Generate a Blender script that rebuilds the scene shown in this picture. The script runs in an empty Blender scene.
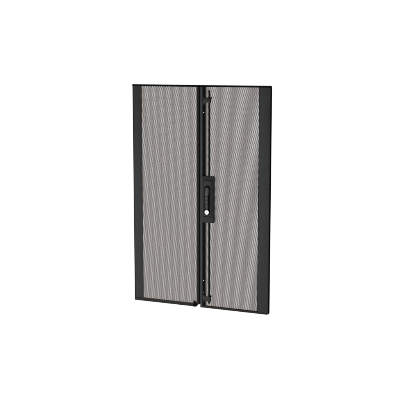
import bpy, bmesh, math
from mathutils import Matrix, Vector

sc = bpy.context.scene
col = sc.collection
MM = 0.001

# ------------------------------------------------------------------ materials
def coat(name, base, rough=0.55, spec=0.08, metal=0.0, grain=0.08, mottled=0.13):
    """powder coated steel: fine orange-peel bump and slight roughness / tone variation"""
    m = bpy.data.materials.new(name); m.use_nodes = True
    nt = m.node_tree; n = nt.nodes; l = nt.links
    b = n['Principled BSDF']
    b.inputs['Metallic'].default_value = metal
    b.inputs['Specular IOR Level'].default_value = spec
    tc = n.new('ShaderNodeTexCoord')
    big = n.new('ShaderNodeTexNoise'); big.inputs['Scale'].default_value = 9; big.inputs['Detail'].default_value = 5
    l.new(tc.outputs['Object'], big.inputs['Vector'])
    r = n.new('ShaderNodeMapRange')
    r.inputs['From Min'].default_value = .3; r.inputs['From Max'].default_value = .7
    r.inputs['To Min'].default_value = 1 - mottled; r.inputs['To Max'].default_value = 1 + mottled
    l.new(big.outputs['Fac'], r.inputs['Value'])
    mul = n.new('ShaderNodeVectorMath'); mul.operation = 'SCALE'
    mul.inputs[0].default_value = base
    l.new(r.outputs['Result'], mul.inputs['Scale'])
    l.new(mul.outputs['Vector'], b.inputs['Base Color'])
    rr = n.new('ShaderNodeMapRange')
    rr.inputs['To Min'].default_value = rough - .1; rr.inputs['To Max'].default_value = rough + .1
    l.new(big.outputs['Fac'], rr.inputs['Value'])
    l.new(rr.outputs['Result'], b.inputs['Roughness'])
    if grain:
        fine = n.new('ShaderNodeTexNoise'); fine.inputs['Scale'].default_value = 900; fine.inputs['Detail'].default_value = 2
        l.new(tc.outputs['Object'], fine.inputs['Vector'])
        bp = n.new('ShaderNodeBump'); bp.inputs['Strength'].default_value = grain * 4; bp.inputs['Distance'].default_value = .0006
        l.new(fine.outputs['Fac'], bp.inputs['Height'])
        l.new(bp.outputs['Normal'], b.inputs['Normal'])
    return m

CHARCOAL = coat('charcoal powder coat', (.0112, .0112, .0113), .6, .03)
STILE    = coat('charcoal blue powder coat', (.0122, .0132, .0152), .6, .05)
BLACK    = coat('black steel and edge shade', (.0022, .0022, .0022), .7, 0.0)  # black hardware colour; on the door edges it also stands in for shade
DARK     = coat('dark painted steel', (.0052, .0052, .0050), .65, 0.02)
RAIL     = coat('rail powder coat', (.0080, .0080, .0077), .65, .02)
MESH     = coat('perforated steel sheet', (.0260, .0188, .0150), .6, .04, grain=0)
PLATE    = coat('handle plastic', (.0078, .0080, .0078), .5, .03)
DISH     = coat('dish plastic', (.0098, .0100, .0098), .5, .03)
LEVER    = coat('lever plastic', (.0175, .0175, .0178), .45, .06)
WHITE    = coat('white lock face', (.40, .40, .40), .35, .2, grain=0, mottled=.01)
ZINC     = coat('zinc plated steel', (.36, .36, .355), .35, .5, 1.0, grain=0, mottled=.03)
HARDWARE = coat('black hardware', (.0036, .0036, .0036), .5, .06)
DULL     = coat('dull zinc', (.10, .10, .10), .5, .5, 1.0, grain=0, mottled=.03)
GREY     = coat('keyhole grey', (.02, .02, .02), .5, .05, grain=0)

# ------------------------------------------------------------------ mesh helpers (all sizes in mm)
def box(bm, x0, x1, y0, y1, z0, z1, bev=0.0, seg=2):
    r = bmesh.ops.create_cube(bm, size=1)
    vs = r['verts']
    for v in vs:
        v.co = Vector(((x0+x1)/2 + v.co.x*(x1-x0), (y0+y1)/2 + v.co.y*(y1-y0), (z0+z1)/2 + v.co.z*(z1-z0)))
    if bev:
        es = {e for v in vs for e in v.link_edges}
        bmesh.ops.bevel(bm, geom=list(es), offset=bev, segments=seg, profile=.5, affect='EDGES', clamp_overlap=True)

def prism(bm, pts, y0, y1, bev=0.0):
    """outline in x,z pulled from y0 (front) to y1"""
    f = bm.faces.new([bm.verts.new((x, y0, z)) for x, z in pts])
    ex = bmesh.ops.extrude_face_region(bm, geom=[f])
    nv = [g for g in ex['geom'] if isinstance(g, bmesh.types.BMVert)]
    for v in nv: v.co.y = y1
    if bev:
        es = [e for e in f.edges]
        bmesh.ops.bevel(bm, geom=es, offset=bev, segments=2, profile=.5, affect='EDGES')
    bmesh.ops.recalc_face_normals(bm, faces=bm.faces[:])

def cyl(bm, p, axis, r, h, seg=20, bev=0.0):
    """cylinder centred at p along 'y' or 'z'"""
    rot = Matrix.Rotation(math.pi/2, 4, 'X') if axis == 'y' else Matrix()
    c = bmesh.ops.create_cone(bm, cap_ends=True, segments=seg, radius1=r, radius2=r, depth=h,
                              matrix=Matrix.Translation(p) @ rot)
    if bev:
        caps = {f for v in c['verts'] for f in v.link_faces if len(f.verts) == seg}
        bmesh.ops.bevel(bm, geom=list({e for f in caps for e in f.edges}), offset=bev, segments=2, profile=.5, affect='EDGES')

def stadium(x0, x1, z0, z1, top=True, bottom=True, n=10, rad=None):
    r = rad or (x1-x0)/2
    pts = []
    def arc(cx, cz, a0, a1):
        for k in range(n+1):
            a = math.radians(a0 + (a1-a0)*k/n)
            pts.append((cx + r*math.cos(a), cz + r*math.sin(a)))
    if bottom: arc(x0+r, z0+r, 180, 270); arc(x1-r, z0+r, 270, 360)
    else: pts += [(x0, z0), (x1, z0)]
    if top: arc(x1-r, z1-r, 0, 90); arc(x0+r, z1-r, 90, 180)
    else: pts += [(x1, z1), (x0, z1)]
    out = []
    for p in pts:
        if not out or (abs(p[0]-out[-1][0]) + abs(p[1]-out[-1][1])) > 1e-4: out.append(p)
    if abs(out[0][0]-out[-1][0]) + abs(out[0][1]-out[-1][1]) < 1e-4: out.pop()
    return out

def obj(name, bm, mat, parent, origin=(0, 0, 0), smooth=True):
    """links a bmesh (mm, door coordinates) as ONE mesh object in metres under its parent"""
    bmesh.ops.recalc_face_normals(bm, faces=bm.faces[:])
    bmesh.ops.transform(bm, matrix=Matrix.Scale(MM, 4) @ Matrix.Translation(-Vector(origin)), verts=bm.verts[:])
    me = bpy.data.meshes.new(name); bm.to_mesh(me); bm.free()
    if smooth:
        me.polygons.foreach_set('use_smooth', [True]*len(me.polygons))
        me.set_sharp_from_angle(angle=math.radians(40))
    me.materials.append(mat)
    o = bpy.data.objects.new(name, me); col.objects.link(o)
    o.parent = parent
    po = Vector(parent['origin_mm']) if parent and 'origin_mm' in parent else Vector()
    o.location = (Vector(origin) - po) * MM
    o['origin_mm'] = list(origin)
    return o

def thing(name, label, cat, origin, group):
    o = bpy.data.objects.new(name, None); col.objects.link(o)
    o.empty_display_size = .05
    o.location = Vector(origin) * MM; o['origin_mm'] = list(origin)
    o['label'] = label; o['category'] = cat; o['group'] = group
    return o

PITCH, HOLE_R = 4.5, 1.415
def perforated(name, x0, x1, z0, z1, y0, y1, parent, phase=0.0, shift=0.0):
    """steel sheet with staggered round punched holes, real openings with thickness"""
    NS = 12 if PITCH > 6 else 6
    R = PITCH/math.sqrt(3)
    ring_o, ring_i = [], []
    for k in range(NS):
        a = math.radians(360/NS*k)
        ro = R if NS == 6 or k % 2 == 0 else R*math.cos(math.radians(30))
        ring_o.append((ro*math.cos(a), ro*math.sin(a)))
        ring_i.append((HOLE_R*math.cos(a+.0), HOLE_R*math.sin(a)))
    V, F = [], []
    dx = PITCH*math.sqrt(3)/2
    px, py, pz = parent['origin_mm']
    ncol = int((x1-x0)/dx) + 1
    for c in range(ncol):
        cx = x0 + phase + c*dx
        if cx > x1: break
        cz = z0 + shift + (PITCH/2 if c % 2 else 0)
        while cz <= z1:
            b = len(V)
            for y in (y0, y1):
                V += [((cx+a-px)*MM, (y-py)*MM, (cz+d-pz)*MM) for a, d in ring_o]
                V += [((cx+a-px)*MM, (y-py)*MM, (cz+d-pz)*MM) for a, d in ring_i]
            for k in range(NS):
                j = (k+1) % NS
                F.append((b+k, b+j, b+NS+j, b+NS+k))                                   # front
                F.append((b+2*NS+j, b+2*NS+k, b+3*NS+k, b+3*NS+j))                     # back
                F.append((b+NS+k, b+NS+j, b+3*NS+j, b+3*NS+k))                         # hole wall
            cz += PITCH
    me = bpy.data.meshes.new(name); me.from_pydata(V, [], F)
    me.materials.append(MESH)
    o = bpy.data.objects.new(name, me); col.objects.link(o); o.parent = parent
    return o

H = 900.0
W = 596.0
GROUP = 'pair of perforated cabinet door leaves'

# ------------------------------------------------------------------ left leaf
L = thing('cabinet_door', 'narrow-framed black perforated door leaf on the left, without any handle', 'door', (0, 0, 0), GROUP)

bm = bmesh.new(); box(bm, 4.8, 41.0, 0, 3.2, 13, 894.5, 1.0); obj('side_panel', bm, CHARCOAL, L)
bm = bmesh.new(); box(bm, 0, 39.6, 2.5, 11, 3, 898.5, 1.5); obj('edge_frame', bm, BLACK, L)  # outer edge shade is put into the near-black colour
bm = bmesh.new(); box(bm, .6, 296, -.4, 11.5, 892.4, 900, 1.0); obj('top_rail', bm, BLACK, L)  # top edge coloured as dark as its shade
bm = bmesh.new(); box(bm, .6, 283, -.4, 11.5, 0, 13.2, 2.2); obj('bottom_rail', bm, RAIL, L)
bm = bmesh.new()
box(bm, 285.6, 296, 0, 3.2, 10.5, 893.2, 1.0)
box(bm, 281.8, 295.6, 3.6, 6, 11.5, 893.0, .3)
obj('inner_stile', bm, DARK, L)
bm = bmesh.new()
prism(bm, [(269.5, -.4), (280.5, .6), (286, 6.5), (290.5, 12), (283, 13), (280.5, 16.5), (276, 22.5), (270.5, 23.5), (269.5, 22)], -1.6, 8, .5)
obj('corner_catch', bm, BLACK, L)
perforated("mesh_panel", 33.5, 289.5, 7, 895.5, .6, 1.3, L)

# ------------------------------------------------------------------ right leaf
R = thing('cabinet_door', 'black perforated door leaf on the right with swing handle and vertical latch rods', 'door', (W, 0, 0), GROUP)

bm = bmesh.new()
prism(bm, stadium(546.5, 590.2, 1.8, 896.5, top=True, bottom=True, n=5, rad=5), 0, 3.6, .9)
obj('side_panel', bm, CHARCOAL, R)
bm = bmesh.new()
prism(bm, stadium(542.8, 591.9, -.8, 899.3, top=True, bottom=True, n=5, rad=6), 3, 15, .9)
obj('edge_frame', bm, BLACK, R)  # shaded outer side of the leaf, darkened by its base colour
bm = bmesh.new(); box(bm, 299, 591.6, -.4, 11.5, 893.0, 900, 1.0); obj('top_rail', bm, BLACK, R)  # top edge shade painted in, as on the left leaf
bm = bmesh.new(); box(bm, 299.2, 587, -.4, 11.5, -.8, 8.0, 2.2); obj('bottom_rail', bm, RAIL, R)
# rounded meeting stile with a black flange behind it that closes the gap to the other leaf
bm = bmesh.new(); box(bm, 299, 310.5, -.2, 11, .8, 894.4, 3.2, 4); obj('meeting_stile', bm, STILE, R)
bm = bmesh.new()
box(bm, 291, 310, 7.5, 12, 11.5, 898.5, .3)
obj('overlap_strip', bm, BLACK, R)
bm = bmesh.new(); box(bm, 308, 320.6, 3.0, 12.4, 7, 894.2, .4); obj('inner_flange', bm, BLACK, R)
perforated("mesh_panel", 315.5, 551, 4.2, 895.5, 3.9, 4.6, R)

for z in (826.3, 793.6, 113.4, 64.2):
    bm = bmesh.new()
    cyl(bm, (314.6, 2.6, z), 'y', 1.6, 2.0, 16, .5)
    obj('screw', bm, ZINC if 100 < z < 800 else DULL, R, (314.6, 3, z))

# latch rods in front of the mesh, upper one and lower one
ROD_X, ROD_Y = 338.4, -1.2
def rod(z0, z1):
    bm = bmesh.new()
    cyl(bm, (ROD_X, ROD_Y, (z0+z1)/2), 'z', 3.7, z1-z0, 20, .8)
    obj('latch_rod', bm, HARDWARE, R, (ROD_X, ROD_Y, z0))
rod(530, 880); rod(19.5, 360)

def guide(z0, z1, up):
    """bracket that carries the rod: foot on the flange, arm, sleeve round the rod"""
    zc = (z0+z1)/2
    bm = bmesh.new()
    box(bm, 311.2, 322.5, -.6, 3.2, z0-1, z1+1, .6)                  # foot
    box(bm, 320.5, 333.6, -2.6, 1.6, zc-9.5, zc+9.5, .8)             # arm
    g = obj('rod_guide', bm, HARDWARE, R, (322, 0, zc))
    bm = bmesh.new()
    prism(bm, stadium(332.6, 345.6, z0+1.5, z1-1.5, rad=2.2, n=4), -6.4, 3.6, .8)
    obj('sleeve', bm, HARDWARE, g, (339, 0, zc))
    bm = bmesh.new()
    za = z1-2.5 if up else z1+1.5
    box(bm, 344.6, 349.4, -3.4, -.4, za-2.5, za+2.5, .5)
    box(bm, 344.6, 347.6, -3.4, -.4, za-15, za-11, .5)
    obj('locking_tab', bm, BLACK, g, (346, 0, za))
guide(829.5, 853.5, True)
guide(27.5, 50.5, False)

# ---- swing handle
hd_o = (335, 0, 446)
bm = bmesh.new()
outer = stadium(309.4, 361.4, 354.2, 541.0, rad=2.0, n=4)
prism(bm, outer, -10, 3.0, .9)
HD = obj('handle', bm, PLATE, R, hd_o)
# bezel: raised lip round the sunken dish, as four butted bars
bm = bmesh.new()
prism(bm, [(318.6, 377.2), (356.0, 377.2), (356.0, 527.0), (318.6, 527.0)], -10.4, -9.0, .2)
obj('recess_lining', bm, BLACK, HD, hd_o)
bm = bmesh.new()
prism(bm, stadium(320.9, 353.4, 379.8, 524.0, rad=1.5, n=3), -11.0, -9.5, .3)
obj('dish', bm, DISH, HD, hd_o)
bm = bmesh.new()
prism(bm, stadium(322.4, 347.4, 384.4, 505.0, n=12), -11.6, -10.2, .2)
obj('finger_slot', bm, BLACK, HD, hd_o)
# lever: wide rounded grip narrowing to a shank that ends at the lock
bm = bmesh.new()
grip = [(329.4, 404), (337.6, 404), (338.0, 462), (341.8, 470), (342.0, 489.5)]
grip += [(334.8+7.2*math.cos(math.radians(a)), 489.5+7.2*math.sin(math.radians(a))) for a in range(15, 181, 15)]
grip += [(327.6, 470)]
prism(bm, grip, -15, -11, 1.0)
LV = obj('lever', bm, LEVER, HD, (335, -12, 446))
for z in (460.4, 446.4, 430.2):
    bm = bmesh.new(); cyl(bm, (333.4, -15.0, z), 'y', 2.3, .9, 14, .2)
    obj('emblem_dot', bm, BLACK, HD, (333.4, -15, z))
bm = bmesh.new(); cyl(bm, (334.2, -13.0, 397.2), 'y', 11.8, 4.2, 32, .6); obj('lock_collar', bm, BLACK, HD, (334.2, -13, 397.2))
bm = bmesh.new(); cyl(bm, (334.4, -14.6, 397.0), 'y', 8.9, 4.0, 32, .8); obj('lock_cylinder', bm, WHITE, HD, (334.4, -14, 397.0))
bm = bmesh.new(); box(bm, 333.3, 335.6, -16.9, -15, 394.6, 399.2, .1); obj('keyhole', bm, GREY, HD, (334.4, -16, 397))

# ------------------------------------------------------------------ camera (solved from the four door corners)
cam = bpy.data.cameras.new('camera'); co = bpy.data.objects.new('camera', cam); col.objects.link(co)
cam.sensor_width = 36; cam.lens = 36*914.26/400
cam.clip_start = .05; cam.clip_end = 200
right = Vector((.9223, .38646, -.00024)).normalized()
fwd = Vector((-.3819, .91131, -.15382)).normalized()
up = right.cross(fwd).normalized(); right = fwd.cross(up).normalized()
m = Matrix((right, up, -fwd)).transposed().to_4x4()
m.translation = Vector((1.6978, -3.3383, 1.0062))
co.matrix_world = m
sc.camera = co

# ------------------------------------------------------------------ light: white studio surround + one soft key from front left
w = bpy.data.worlds.new('World'); sc.world = w; w.use_nodes = True
bg = w.node_tree.nodes['Background']
bg.inputs['Color'].default_value = (1, 1, 1, 1); bg.inputs['Strength'].default_value = 1.02
def area(name, loc, target, size, power):
    d = bpy.data.lights.new(name, 'AREA'); d.shape = 'DISK'; d.size = size; d.energy = power
    o = bpy.data.objects.new(name, d); col.objects.link(o)
    o.location = loc
    o.rotation_euler = (Vector(target) - Vector(loc)).to_track_quat('-Z', 'Y').to_euler()
area('key_lamp', (-1.7, -3.6, -.7), (.3, 0, .35), 1.3, 420)

sc.view_settings.view_transform = 'Standard'; sc.view_settings.look = 'None'
sc.cycles.pixel_filter_type = 'BLACKMAN_HARRIS'; sc.cycles.filter_width = 1.9   # the photograph is slightly soft
sc.view_settings.exposure = 0; sc.view_settings.gamma = 1
for o in col.objects:
    if 'origin_mm' in o: del o['origin_mm']
